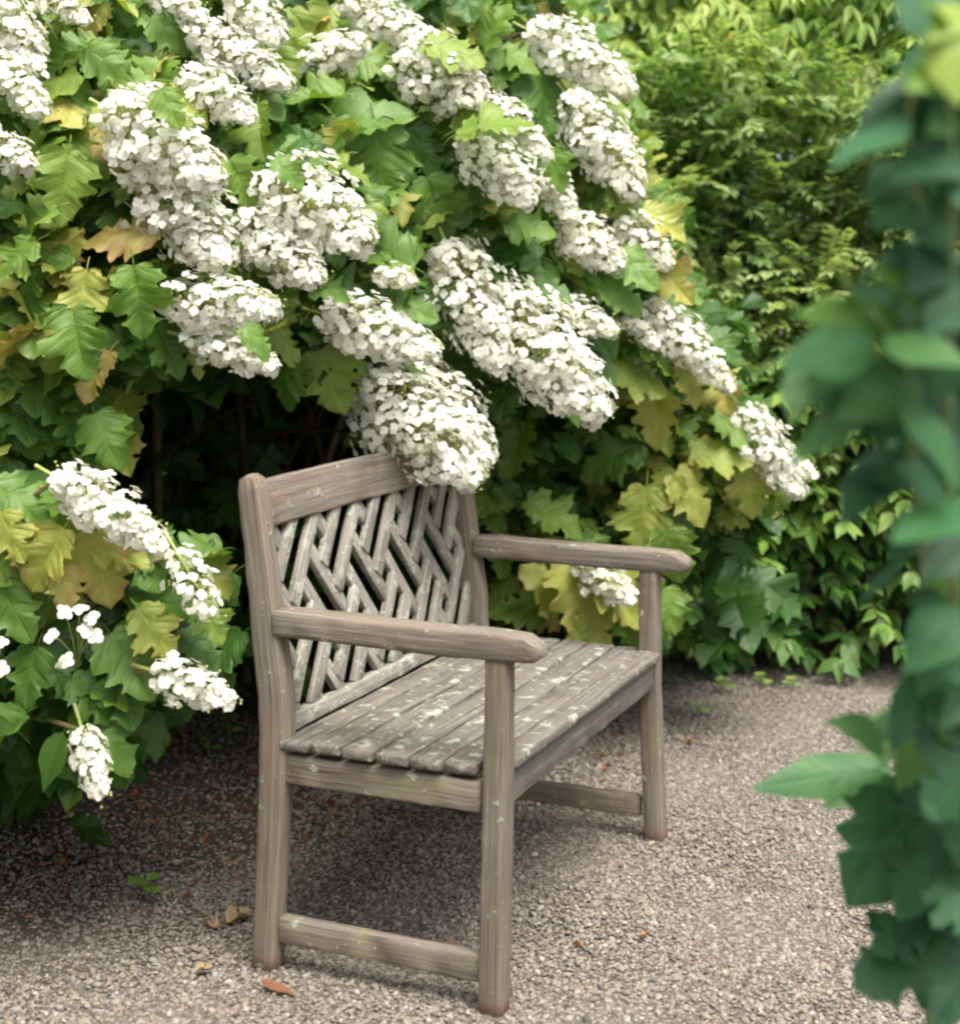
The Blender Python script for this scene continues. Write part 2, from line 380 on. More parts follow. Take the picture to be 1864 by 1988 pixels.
def leaf_template(half, seed, fold, droop, wave, rings=2, widths=1.0, petiole=.25, pucker=0.0):
    r = np.random.default_rng(seed); V = []; E = []; T = []
    if pucker: half = round_outline(half)
    n = len(half)
    mid = np.clip([hx - .45 * hy for hx, hy in half], 0, 1); mid = np.maximum.accumulate(mid); mid[-1] = 1
    for s in (1, -1):
        base = len(V)
        asym = 1 + r.uniform(-.1, .1)
        fr = [0, .3, .55, .8, 1] if pucker else [0, .55, 1] if rings == 2 else [0, 1]
        for i, (hx, hy) in enumerate(half):
            jx = r.uniform(-.012, .012); jy = 1 + r.uniform(-.06, .06)
            for f in fr:
                V.append((mid[i] + f * (hx + jx * (0 < i < n - 1) - mid[i]), s * hy * f * asym * jy * widths, 0)); E.append(f)
        k = len(fr)
        for i in range(n - 1):
            for q in range(k - 1):
                a, b_, c, d = base + i * k + q, base + i * k + q + 1, base + (i + 1) * k + q + 1, base + (i + 1) * k + q
                T += [(a, b_, c), (a, c, d)] if s < 0 else [(a, c, b_), (a, d, c)]
    V = np.array(V); E = np.array(E)
    lc = np.stack([V[:, 0], V[:, 1], E], 1)
    x, y = V[:, 0], V[:, 1]; ph = r.uniform(0, 6.28)
    V[:, 2] = fold * np.abs(y) - droop * x ** 2 + wave * np.sin(x * 9 + ph) * np.abs(y) * 2 + .04 * np.sin(y * 8 + ph)
    if pucker:
        fq = 7.0 * 2 * PI * (x - .75 * np.abs(y)); V[:, 2] += -pucker * np.cos(fq) * np.clip(np.abs(y) * 8, 0, 1) + .02 * np.sin(x * 13 + ph) * np.sin(y * 17 + ph) + .05 * (E ** 4) * np.sin(x * 15 + y * 9 + ph) * .5
    if petiole:
        pv, pt = tube([(0, 0, 0), (-petiole * .5, 0, -.01), (-petiole, 0, -.06)], [.012, .010, .012], 3)
        T = np.concatenate([np.array(T), pt + len(V)]); V = np.concatenate([V, pv]); lc = np.concatenate([lc, np.tile([[0.5, 0, 0]], (len(pv), 1))])
    return V, np.array(T), lc
TPL = {}
def templates(key, half, mat, n, folds, droops, waves, **kw):
    L = []
    r = np.random.default_rng(hash(key) % 1000 if False else len(key) * 17)
    for k in range(n):
        V, T, lc = leaf_template(half if not isinstance(half, tuple) else half[k % len(half)], k * 7 + len(key), r.uniform(*folds), r.uniform(*droops), r.uniform(*waves), **kw)
        me = raw_mesh(key, V, T, True, {'leafco': lc}, {'tint': np.zeros(len(V))}); me.materials.append(mat)
        L.append((V, T, lc, me))
    TPL[key] = L
templates('oak', (OAK, OAK2), HYD, 10, (-.05, .42), (.0, .5), (.03, .16), pucker=.010)
templates('oaklow', (OAK, OAK2), HYD, 5, (.05, .38), (.02, .38), (.02, .14), rings=1, petiole=0)
templates('ovate_h', OVATE, HYD, 2, (.15, .3), (.1, .3), (.02, .06))
templates('oval', OVATE, OVAL, 5, (.1, .45), (.05, .4), (.02, .08), rings=1, petiole=.12)
templates('leaflet', LANCE, VINE, 4, (.1, .4), (.1, .45), (.02, .06), rings=1, petiole=0)
templates('small', OVATE, FINE, 4, (.1, .5), (.0, .4), (.02, .06), rings=1, petiole=.1)
templates('fore', OVATE, FORE, 4, (.05, .25), (.0, .2), (.02, .08), petiole=.1)
templates('forelance', LANCE, FORE, 3, (.1, .3), (.0, .2), (.02, .08), petiole=.1)
templates('forelobe', (OAK, OAK2), FORE, 4, (.05, .22), (.0, .2), (.02, .10), petiole=.2)
templates('dry', (SERR, LANCE), DRY, 4, (.2, .7), (-.3, .3), (.1, .3), rings=1, petiole=.2)

class Plant:
    """a plant: an Empty at its foot, leaves as parts, the unseen rest as one mass"""
    def __init__(s, name, label, cat, base, group=None):
        s.base = np.array(base, float); s.root = empty(name, base); tag(s.root, label, cat, group); s.items = []
    def leaf(s, key, p, T, N, size, tint, width=1.0, prio=None):
        k = random.randrange(len(TPL[key])); u, v = pix(p) if p[1] > .2 else (-999, -999)
        inside = -40 < u < 1904 and -40 < v < 2030
        if prio is None: prio = size / max(p[1], .3) if inside else 0
        elif not inside: prio = 0
        s.items.append((prio, key, k, np.array(p, float), frame(T, N), size, width, tint))
    def finish(s, nmax=300, lod=None):
        s.items.sort(key=lambda t: -t[0]); acc = {}
        for i, (pr, key, k, p, R, size, width, tint) in enumerate(s.items):
            q = p - s.base
            if i < nmax and pr > 0:
                M = Matrix.Translation(q.tolist()) @ Matrix((R * np.array([size, size * width, size])).tolist()).to_4x4()
                o = link('leaf', TPL[key][k][3], None, s.root, M); o.color = (tint, 0, 0, 1)
            else:
                if lod and key in lod: key = lod[key]; k = k % len(TPL[key])
                V, T, lc, me = TPL[key][k]
                acc.setdefault(key, (Acc(), me.materials[0]))[0].add(V * np.array([size, size * width, size]) @ R.T + q, T, lc, tint)
        for key, (a, mt) in acc.items():
            o = link('foliage', a.mesh('foliage', 'leafco', 'tint'), mt, s.root); o.color = (0, 0, 0, 1); o['kind'] = 'stuff'
    def tube(s, name, path, radii, mat, n=6):
        V, T = tube(np.asarray(path) - s.base, radii, n); return link(name, raw_mesh(name, V, T), mat, s.root)
    def tubes(s, name, lst, mat):
        a = Acc()
        for path, radii in lst: a.add(*tube(np.asarray(path) - s.base, radii, 4))
        o = link(name, a.mesh(name), mat, s.root); o['kind'] = 'stuff'; return o

# ------------------------------------------------------------------ flower panicles
def floret_template(seed):
    r = np.random.default_rng(seed); V = []; T = []; LC = []
    for k in range(4):
        a = k * PI / 2 + r.uniform(-.15, .15); L = r.uniform(.44, .54); wd = r.uniform(.22, .28); cup = r.uniform(-.08, .16); b = len(V)
        prof = [(0.03, .05, 0), (.45, wd, .05), (.8, wd * .85, .04), (1.0, .06, -.02)]
        for (x, y, z) in prof:
            for sgn in (-1, 0, 1):
                px, py, pz = x * L, sgn * y, z * L + cup * x * x * L + (.035 if sgn else 0) + .02 * (k % 2)
                V.append((px * math.cos(a) - py * math.sin(a), px * math.sin(a) + py * math.cos(a), pz)); LC.append((x, y, 0))
        for i in range(3):
            for q in range(2):
                a0 = b + i * 3 + q; T += [(a0, a0 + 3, a0 + 4), (a0, a0 + 4, a0 + 1)]
    return np.array(V), np.array(T), np.array(LC)
FLO = []
for k in range(5):
    V, T, LC = floret_template(k); me = raw_mesh('floret', V, T, True, {'leafco': LC}); me.materials.append(PETAL); FLO.append((V, T, LC, me))
_bm = bmesh.new(); bmesh.ops.create_icosphere(_bm, subdivisions=1, radius=1.0)
ICO_V = np.array([v_.co for v_ in _bm.verts]); ICO_T = np.array([[v_.index for v_ in f.verts] for f in _bm.faces]); _bm.free()

def panicle(plant, p0, p1, R, quota, density=1.0, size=.031):
    """cone of four-petalled florets from p0 (base) to p1 (tip); returns nothing, adds parts to the plant"""
    ax = p1 - p0; Lg = np.linalg.norm(ax); ax = ax / Lg
    a = norm(np.cross(ax, [.1, .2, 1])); b = np.cross(ax, a)
    sag = np.array([0, 0, -.10 * Lg])
    org = p0
    root = plant.root
    acc = Acc()
    path = [p0 - ax * .05, p0 + ax * Lg * .5 + sag * .25, p1]
    V, T = tube(np.array(path) - plant.base, [.004, .003, .0015], 5); acc.add(V, T)
    items = []
    prof = lambda t: R * (0.62 + 1.25 * t) if t < .3 else R * (1 - .72 * ((t - .3) / .7) ** 1.6)
    area = 2 * PI * R * .72 * Lg
    n = int(density * 1.2 * area / (size ** 2 * .50))
    for i in range(n):
        t = ((i + .5) / n) ** .92; t = min(max(t + rng.uniform(-.03, .03), 0), 1); th = i * 2.39996 + rng.uniform(-.35, .35)
        lump = 1 + .22 * math.sin(th * 3 + t * 14) + .15 * math.sin(th * 5 - t * 23)
        r = prof(t) * lump * (rng.uniform(.84, 1.04) if i % 3 else rng.uniform(.6, .84))
        c = p0 + ax * Lg * t + sag * t * t; rad = math.cos(th) * a + math.sin(th) * b
        p = c + rad * r
        N = norm(rad + ax * (.15 + .9 * max(0, t - .75) * 4) + np.array([0, 0, .45]) + rng.normal(0, .27, 3))
        X = norm(np.cross(N, rng.normal(0, 1, 3)))
        items.append((p - plant.base, frame(X, N), size * rng.uniform(.8, 1.18)))
        if i % 3 == 0:
            q = c + rad * r * rng.uniform(.55, .9)
            V, T = tube(np.array([c + rad * .002, q]) - plant.base, [.0013, .0009], 3); acc.add(V, T)
        if i % 2 == 0:
            for _ in range(2):
                q = c + (math.cos(th + .3) * a + math.sin(th + .3) * b) * r * rng.uniform(.5, .93) + rng.normal(0, .008, 3)
                acc.add(ICO_V * .0028 + q - plant.base, ICO_T)
    pn = link('flower_panicle', acc.mesh('flower_panicle'), BUD, root)
    # single florets that face the viewer's side of the cone become pieces of their own, the rest one mass
    cand = sorted(range(len(items)), key=lambda j: items[j][0][1] + rng.uniform(0, .01))
    single = set(cand[:quota]); fa = Acc()
    for j, (q, Rm, sz) in enumerate(items):
        k = j % 5
        if j in single:
            M = Matrix.Translation(q.tolist()) @ Matrix((Rm * sz).tolist()).to_4x4(); link('floret', FLO[k][3], None, pn, M)
        else:
            fa.add(FLO[k][0] * sz @ Rm.T + q, FLO[k][1], FLO[k][2])
    if fa.n:
        o = link('florets', fa.mesh('florets', 'leafco'), PETAL, pn); o['kind'] = 'stuff'
    return pn

# depth of the hydrangea's outer surface over the measured view (metres), interpolated from a few control points
DCP = np.array([(0, 0, 3.05), (400, 0, 3.3), (800, 0, 3.6), (1100, 50, 3.85), (0, 300, 2.85), (300, 300, 2.9), (600, 350, 3.1), (900, 300, 3.45), (1200, 300, 3.8),
                (0, 600, 2.8), (200, 650, 2.8), (430, 620, 2.9), (700, 620, 3.2), (800, 800, 3.4), (1000, 650, 3.5), (1300, 650, 3.9), (1500, 880, 4.05), (1100, 900, 3.95),
                (1250, 900, 3.98), (1000, 1000, 3.98), (1150, 1130, 3.9), (1250, 1200, 3.95), (950, 1150, 4.0), (150, 850, 2.9)])
def ysurf(u, v):
    d2 = (DCP[:, 0] - u) ** 2 + (DCP[:, 1] - v) ** 2 + 900.0; wt = 1 / d2 ** 1.6
    return float((wt * DCP[:, 2]).sum() / wt.sum())
def inside(poly, u, v):
    c = False; j = len(poly) - 1
    for i in range(len(poly)):
        (x0, y0), (x1, y1) = poly[i], poly[j]
        if (y0 > v) != (y1 > v) and u < (x1 - x0) * (v - y0) / (y1 - y0) + x0: c = not c
        j = i
    return c
def img_leaf(plant, key, u, v, px, ang, tint, Y, tilt=None, off=0.0):
    """a leaf seen at (u,v), px long, tip pointing to image angle ang (0 right, 90 down)"""
    a = math.radians(ang); T = norm([math.cos(a), -.15 + rng.normal(0, .12), -math.sin(a)])
    size = px * K * Y / F_PX * .98
    N = norm(np.array([0, -.7, .75]) + rng.normal(0, .2, 3)) if tilt is None else norm(tilt)
    p = at(u, v, Y + off) - T * size * .45
    plant.leaf(key, p, T, N, size, tint, prio=10)

# ------------------------------------------------------------------ the big hydrangea over the bench
hyd = Plant('oakleaf_hydrangea', 'large oakleaf hydrangea arching over the bench with many white flower panicles', 'shrub', (-.75, 4.55, .05))
PAN = [  # base u,v -> tip u,v, full width px
    (-10, 0, 75, 115, 110), (-10, 120, 85, 205, 95), (-20, 275, 60, 310, 80), (75, -10, 170, 25, 50), (290, -10, 400, 20, 60), (450, -20, 545, 65, 95), (375, 65, 565, 145, 105), (365, 145, 490, 215, 95),
    (590, 135, 710, 65, 95), (655, 0, 885, 90, 85), (780, 120, 940, 175, 150), (1030, 60, 1230, 155, 110), (1105, 190, 1240, 360, 130), (950, 195, 1070, 290, 65),
    (905, 270, 1035, 375, 120), (1035, 300, 1115, 415, 70), (1090, 435, 1205, 505, 105), (1210, 435, 1300, 505, 90), (215, 215, 425, 330, 165), (290, 330, 440, 490, 180),
    (520, 350, 720, 450, 180), (470, 430, 620, 530, 130), (320, 585, 540, 575, 115), (370, 655, 535, 695, 85), (735, 535, 805, 535, 45), (630, 610, 850, 665, 120),
    (870, 480, 965, 690, 150), (950, 580, 1175, 780, 190), (1090, 590, 1195, 635, 65), (1190, 595, 1275, 660, 55), (1255, 595, 1420, 735, 90), (700, 740, 930, 905, 185), (820, 730, 950, 880, 130),
    (1440, 800, 1555, 945, 95), (1540, 895, 1585, 920, 30), (1125, 1095, 1230, 1155, 80)]
big = sorted(range(len(PAN)), key=lambda i: -PAN[i][4])[:12]
branches = []
for i, (u0, v0, u1, v1, wd) in enumerate(PAN):
    Y = ysurf((u0 + u1) / 2, (v0 + v1) / 2) - .07
    p0 = at(u0, v0, Y + .04); p1 = at(u1, v1, Y - .03); R = wd * .50 * K * Y / F_PX
    panicle(hyd, p0, p1, R, 24 if i in big else 0, 1.0, .0205 if wd > 60 else .0195)
    # the cane that carries it runs back to one of the stems at the foot
    foot = hyd.base + np.array([rng.uniform(-.25, .25), rng.uniform(-.2, .2), 0])
    mid = p0 * .55 + foot * .45 + np.array([0, .15, .55 - .25 * (p0[2] < 1)])
    path = [foot, foot * .6 + mid * .4 + [0, 0, .12], mid, p0 * .6 + mid * .4 + [0, 0, .06], p0]
    hyd.tube('branch', path, [.014, .012, .009, .006, .004], BARK if i % 3 else STEM)
# bare canes crossing the hollow under the canopy
for (u0, v0, Y0, u1, v1, Y1, r) in [(250, 960, 4.2, 500, 780, 3.7, .009), (430, 890, 4.1, 690, 845, 3.9, .008), (330, 1000, 4.3, 420, 700, 3.8, .010), (640, 960, 4.3, 560, 700, 3.8, .009)]:
    p0, p1 = at(u0, v0, Y0), at(u1, v1, Y1)
    hyd.tube('branch', curve(p0, p1, (0, 0, .04)), np.linspace(r, r * .6, 7), BARK)
    hyd.tube('branch', curve(hyd.base + rng.normal(0, .1, 3) * [1, 1, 0], p0, (0, 0, .06)), np.linspace(r * 1.3, r, 7), BARK)
# prominent leaves
LEAVES = [(125, 360, 150, 95, .66), (160, 580, 125, 95, .86), (270, 580, 145, 80, .55), (150, 660, 155, 78, .55), (235, 450, 150, 185, .98), (55, 590, 95, 100, .42), (45, 820, 140, 60, .45),
          (145, 820, 140, 60, .45), (205, 855, 125, 65, .55), (330, 680, 120, 62, .4), (30, 500, 110, 140, .6), (60, 430, 120, 150, .62), (100, 520, 100, 150, .5), (210, 120, 110, 30, .55), (120, 110, 120, 150, .5),
          (250, 170, 110, 160, .6), (330, 60, 100, 40, .55), (690, 215, 180, 335, .5), (530, 285, 160, 175, .2), (740, 310, 170, 80, .5), (850, 400, 140, 70, .5), (740, 490, 160, 205, .5),
          (640, 740, 140, 70, .68), (555, 750, 100, 100, .4), (950, 230, 150, 340, .68), (1060, 195, 160, 70, .35), (960, 50, 100, 300, .6), (1000, 110, 110, 20, .6), (1030, 440, 100, 10, .55),
          (1305, 540, 115, 40, .93), (1290, 430, 110, 35, .88), (1275, 810, 115, 92, .88), (1405, 760, 95, 80, .92), (1240, 735, 120, 20, .75), (1340, 740, 100, 60, .85), (1190, 880, 135, 160, .42),
          (1000, 870, 115, 110, .58), (1075, 1000, 130, 20, .6), (1250, 1010, 140, 96, .8), (1345, 960, 120, 50, .85), (1290, 955, 90, 120, .8), (1455, 945, 120, 80, .82), (1400, 880, 130, 0, .8), (1440, 830, 130, 20, .6),
          (1310, 1080, 120, 70, .6), (1240, 1100, 110, 80, .5), (1065, 1140, 120, 235, .84), (1130, 1155, 165, 75, .88), (1205, 1165, 140, 50, .86), (1010, 1180, 110, 190, .6), (1150, 1240, 120, 95, .8), (1225, 1215, 115, 75, .5), (1300, 1185, 95, 80, .6),
          (620, 620, 90, 80, .4), (690, 700, 80, 30, .5), (900, 690, 150, 75, .2), (800, 600, 110, 20, .5), (820, 290, 110, 60, .3), (470, 350, 110, 60, .6), (660, 560, 130, 15, .3), (1060, 560, 110, 25, .35), (1180, 560, 130, 30, .4),
          (1150, 690, 110, 60, .35), (1280, 700, 110, 40, .6), (1000, 480, 120, 200, .3), (1210, 400, 90, 60, .7), (720, 120, 110, 20, .6), (300, 550, 100, 60, .5), (590, 290, 90, 20, .5), (420, 530, 80, 60, .55)]
for (u, v, px, ang, ti) in LEAVES:
    img_leaf(hyd, 'oak', u, v, px, ang, ti, ysurf(u, v) + (-.05 if ti > .5 else .03))
for (u, v, px, ang, ti) in [(945, 232, 150, 335, .66), (880, 95, 130, 15, .72), (1235, 525, 110, 40, .55), (1080, 330, 90, 70, .5), (330, 210, 90, 60, .6), (560, 330, 80, 40, .55), (640, 560, 90, 20, .45), (500, 660, 80, 40, .5), (1210, 570, 100, 30, .5)]:
    img_leaf(hyd, 'oak', u, v, px, ang, ti, ysurf(u, v) - .19)
MAIN = [(-80, -80), (1150, -80), (1230, 130), (1270, 330), (1350, 480), (1440, 720), (1560, 950), (1440, 1020), (1330, 1040), (1340, 1260), (940, 1240), (930, 1020), (955, 930), (700, 850), (690, 770), (540, 720),
        (340, 690), (215, 760), (250, 880), (100, 920), (-80, 920)]
cnt = 0
while cnt < 1500:
    u, v = rng.uniform(-80, 1570), rng.uniform(-80, 1270)
    if not inside(MAIN, u, v): continue
    cnt += 1
    off = rng.uniform(.0, 1.0) ** 1.3 * .42
    Y = ysurf(u, v) + off + .02
    p = at(u, v, Y)
    T = norm(np.array([rng.normal(0, .75), -.45, -.5]) + rng.normal(0, .25, 3)); N = norm(np.array([rng.normal(0, .3), -.42, .95]) + rng.normal(0, .3, 3))
    size = rng.uniform(.075, .135) * (1 if u < 1000 else .92)
    yel = .10 * math.sin(u * .013 + 1) * math.cos(v * .011) + (.15 if (u > 1150 and 680 < v < 1060) else 0) + (.1 if u < 300 else 0)
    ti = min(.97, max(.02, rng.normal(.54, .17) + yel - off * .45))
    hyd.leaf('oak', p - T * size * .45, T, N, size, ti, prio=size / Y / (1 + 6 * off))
# the inside of the shrub: leaves through the volume behind and above, so that the hollow stays dark
def fill(plant, n, box, key, size, tint, cond=None):
    k = 0
    while k < n:
        p = np.array([rng.uniform(*box[0]), rng.uniform(*box[1]), rng.uniform(*box[2])])
        if cond and not cond(p): continue
        k += 1
        T = norm(np.array([rng.normal(0, .8), -.3 + rng.normal(0, .5), -.35 + rng.normal(0, .4)])); N = norm(np.array([0, -.25, 1]) + rng.normal(0, .4, 3))
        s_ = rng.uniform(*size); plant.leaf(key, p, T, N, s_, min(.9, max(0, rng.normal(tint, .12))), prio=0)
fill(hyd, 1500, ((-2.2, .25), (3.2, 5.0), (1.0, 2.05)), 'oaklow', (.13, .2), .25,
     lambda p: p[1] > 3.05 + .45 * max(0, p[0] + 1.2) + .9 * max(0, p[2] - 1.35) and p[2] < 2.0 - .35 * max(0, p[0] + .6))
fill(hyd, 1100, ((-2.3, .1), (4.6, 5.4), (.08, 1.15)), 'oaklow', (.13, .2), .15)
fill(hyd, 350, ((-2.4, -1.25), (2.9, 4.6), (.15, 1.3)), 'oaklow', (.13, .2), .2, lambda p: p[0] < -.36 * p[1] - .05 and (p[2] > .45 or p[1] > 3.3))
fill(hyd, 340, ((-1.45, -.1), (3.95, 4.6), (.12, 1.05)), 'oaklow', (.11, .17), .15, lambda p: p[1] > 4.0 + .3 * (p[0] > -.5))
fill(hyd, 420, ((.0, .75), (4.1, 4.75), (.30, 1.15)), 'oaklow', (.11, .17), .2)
fill(hyd, 620, ((-2.3, -1.0), (1.5, 3.2), (.3, 2.0)), 'oaklow', (.13, .2), .3, lambda p: p[0] < -.31 * p[1] - .22)  # unseen leaf mass beyond the left edge, added to block sky and darken gravel
hyd.finish(300)

# ------------------------------------------------------------------ the low hydrangea beside the bench's near end
lowh = Plant('oakleaf_hydrangea', 'low oakleaf hydrangea with yellowing leaves and sparse flower heads beside the bench', 'shrub', (-1.25, 3.15, .0))
LY = lambda u, v: 2.62 + .00035 * max(0, u) + .00006 * max(0, 1200 - v)
for (u0, v0, u1, v1, wd, dens) in [(115, 930, 318, 1040, 110, 1.0), (345, 1075, 412, 1185, 100, .4), (305, 1305, 450, 1345, 90, .9), (160, 1420, 195, 1535, 72, .9)]:
    Y = LY(u0, v0) - .06; p0, p1 = at(u0, v0, Y + .03), at(u1, v1, Y - .02)
    panicle(lowh, p0, p1, wd * .5 * K * Y / F_PX, 26, dens, .0205)
    f = lowh.base + np.array([rng.uniform(-.1, .15), rng.uniform(-.1, .1), 0])
    lowh.tube('branch', curve(f, p0, (-.05, .05, .12)), np.linspace(.009, .004, 7), STEM)
# loose open florets on thin stalks
for (u, v) in [(125, 1190), (155, 1185), (180, 1200), (165, 1225), (185, 1235), (100, 1237), (120, 1290), (0, 1250), (-5, 1275), (2, 1300), (130, 1285)]:
    Y = LY(u, v) - .07; p = at(u, v, Y); N = norm(np.array([0, -.8, .6]) + rng.normal(0, .25, 3))
    sz = .030
    fl = link('floret', FLO[int(rng.integers(0, 5))][3], None, lowh.root, Matrix.Translation((p - lowh.base).tolist()) @ Matrix((frame(rng.normal(0, 1, 3), N) * sz).tolist()).to_4x4())
    lowh.tube('flower_stalk', curve(p, at(150 if u > 50 else -20, 1290, Y + .08), (0, 0, .01), 4), [.0012] * 4, BUD, 4)
for (u, v, px, ang, ti, key) in [(40, 975, 140, 30, .5, 'oak'), (90, 1085, 150, 120, .9, 'oak'), (195, 1105, 160, 80, .93, 'oak'), (235, 1075, 120, 20, .85, 'oak'), (30, 1190, 130, 60, .5, 'oak'), (255, 1290, 160, 50, .5, 'oak'),
                                 (60, 1315, 125, 100, .38, 'oak'), (205, 1425, 160, 40, .42, 'oak'), (100, 1475, 120, 112, .38, 'ovate_h'), (300, 1065, 110, 30, .4, 'oak'), (410, 1205, 100, 60, .66, 'oak'), (325, 1170, 130, 15, .4, 'oak'),
                                 (300, 1225, 120, 50, .8, 'oak'), (20, 1040, 110, 60, .85, 'oak'), (150, 1010, 120, 100, .6, 'oak'), (390, 1260, 110, 50, .3, 'oak'), (130, 1140, 90, 80, .95, 'oak'), (10, 1420, 110, 140, .35, 'oak'), (180, 1355, 120, 40, .4, 'oak')]:
    img_leaf(lowh, key, u, v, px, ang, ti, LY(u, v) - (.03 if ti > .6 else -.02))
LOW = [(-80, 945), (80, 930), (330, 1070), (430, 1090), (440, 1330), (300, 1390), (265, 1470), (110, 1530), (40, 1420), (-80, 1450)]
cnt = 0
while cnt < 170:
    u, v = rng.uniform(-80, 440), rng.uniform(930, 1530)
    if not inside(LOW, u, v): continue
    cnt += 1; off = rng.uniform(.03, .4); Y = LY(u, v) + off; p = at(u, v, Y)
    T = norm(np.array([.25 + rng.normal(0, .7), -.4, -.5]) + rng.normal(0, .25, 3)); N = norm(np.array([.1, -.55, .85]) + rng.normal(0, .3, 3)); size = rng.uniform(.085, .14)
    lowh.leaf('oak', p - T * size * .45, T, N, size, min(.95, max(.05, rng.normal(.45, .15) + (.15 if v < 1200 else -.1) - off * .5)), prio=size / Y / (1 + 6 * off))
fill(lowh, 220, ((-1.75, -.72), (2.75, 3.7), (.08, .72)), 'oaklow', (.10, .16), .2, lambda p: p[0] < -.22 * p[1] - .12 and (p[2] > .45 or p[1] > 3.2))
for k in range(5):
    e = at(-60 + 70 * k, 1150 + 60 * (k % 3), 2.85); lowh.tube('branch', curve(lowh.base + rng.normal(0, .05, 3) * [1, 1, 0], e, (0, 0, .1)), np.linspace(.009, .004, 7), BARK)
lowh.finish(300)

# ------------------------------------------------------------------ shrubs at the back of the path
def spray(plant, twigs, key, p, d, length, n, lsize, tint, droop=.3, opposite=True, width=1.0, leaf_dn=.2):
    """a twig with leaves along it"""
    t = np.linspace(0, 1, 6)[:, None]; path = p + d * length * t + np.array([0, 0, -droop * length]) * t ** 2
    twigs.append((path, np.linspace(.0018, .0008, 6)))
    side = norm(np.cross(d, [0, 0, 1])); up = np.cross(side, d)
    for i in range(n):
        f = (i + 1) / n; q = p + d * length * f + np.array([0, 0, -droop * length * f * f])
        tan = norm(d + np.array([0, 0, -2 * droop * f]))
        for s in ((1, -1) if opposite else ((1,) if i % 2 else (-1,))):
            T = norm(tan * .55 + side * s * .8 + np.array([0, 0, -leaf_dn]) + rng.normal(0, .16, 3)); N = norm(up + rng.normal(0, .3, 3) + np.array([0, -.25, .2]))
            plant.leaf(key, q, T, N, lsize * rng.uniform(.75, 1.15), min(1, max(0, tint + rng.normal(0, .10))), width)
    T = norm(d + np.array([0, 0, -2 * droop])); plant.leaf(key, path[-1], T, norm(up + rng.normal(0, .2, 3)), lsize, tint)
def bumps(x, z, s): return .5 * math.sin(x * 5.1 + s) * math.cos(z * 6.3 + 2 * s) + .3 * math.sin(x * 11.7 + z * 4.1 + s) + .25 * math.cos(z * 13.1 - x * 6 + s)

vine = Plant('climbing_vine', 'light green climber with drooping feather-shaped leaves rising above the other shrubs', 'climber', (1.2, 5.9, .05)); tw = []
for k in range(2100):
    x, z = (rng.uniform(-.3, 2.5), rng.uniform(1.1, 2.7)) if k % 4 else (rng.uniform(-2.9, 3.4), rng.uniform(.9, 3.2))
    if z < 1.75 and x > .2 and rng.uniform() < .7: continue
    bb = bumps(x, z, 1.0); Y = 5.3 - .16 * bb + rng.uniform(0, 1) ** 1.8 * .5
    d = norm([rng.normal(0, .8), -.75, .05 + rng.normal(0, .3)])
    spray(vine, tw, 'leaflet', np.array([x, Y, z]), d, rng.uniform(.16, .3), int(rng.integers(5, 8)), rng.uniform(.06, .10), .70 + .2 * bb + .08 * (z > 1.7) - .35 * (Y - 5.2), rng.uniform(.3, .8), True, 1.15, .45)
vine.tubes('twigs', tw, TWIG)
for k in range(6):
    e = np.array([-2 + k * .9, 5.75, 2.4]); vine.tube('trunk', curve(np.array([-2 + k * .9 + rng.normal(0, .15), 5.9, .0]), e, (.1, 0, .1)), np.linspace(.03, .01, 7), BARK)
vine.finish(300)

fine = Plant('fine_leaved_shrub', 'grey-green small-leaved shrub with reddish twigs behind the flower panicles', 'shrub', (.95, 5.1, .05)); tw = []
for k in range(1750):
    x, z = rng.uniform(.05, 2.1), rng.uniform(.75, 2.05)
    if z > 2.0 - .25 * abs(x - .9): continue
    bb = bumps(x, z, 3.0); Y = 4.85 - .12 * bb + rng.uniform(0, 1) ** 1.6 * .38
    d = norm([rng.normal(0, .8), -.5, .35 + rng.normal(0, .5)])
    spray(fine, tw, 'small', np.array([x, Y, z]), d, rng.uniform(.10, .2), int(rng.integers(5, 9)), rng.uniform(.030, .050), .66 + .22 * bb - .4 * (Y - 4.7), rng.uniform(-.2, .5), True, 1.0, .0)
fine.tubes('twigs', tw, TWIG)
for k in range(5):
    fine.tube('branch', curve(fine.base + rng.normal(0, .08, 3) * [1, 1, 0], np.array([.3 + k * .42, 4.95, 1.5 + .1 * (k % 2)]), (0, 0, .1)), np.linspace(.016, .005, 7), BARK)
fine.finish(300)

oval = Plant('broadleaf_shrub', 'low bushy shrub with plain yellow-green oval leaves at the gravel edge', 'shrub', (1.25, 5.2, .06)); tw = []
for k in range(1000):
    x, z = rng.uniform(.35, 2.6), rng.uniform(.13, 1.05)
    bb = bumps(x, z, 5.0); Y = 4.86 - .13 * bb - .10 * math.sin(min(1, z / .9) * PI) + rng.uniform(0, 1) ** 1.3 * .45
    d = norm([rng.normal(0, .7), -.7, .25 + rng.normal(0, .4)])
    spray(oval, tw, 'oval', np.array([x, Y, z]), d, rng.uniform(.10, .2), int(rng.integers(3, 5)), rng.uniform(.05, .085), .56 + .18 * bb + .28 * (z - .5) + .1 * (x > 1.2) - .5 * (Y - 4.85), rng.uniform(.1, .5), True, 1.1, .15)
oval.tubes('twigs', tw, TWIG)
for k in range(6):
    oval.tube('branch', curve(oval.base + rng.normal(0, .1, 3) * [1, 1, 0], np.array([.5 + k * .38, 5.0, .75]), (0, 0, .08)), np.linspace(.014, .005, 7), BARK)
oval.finish(300)

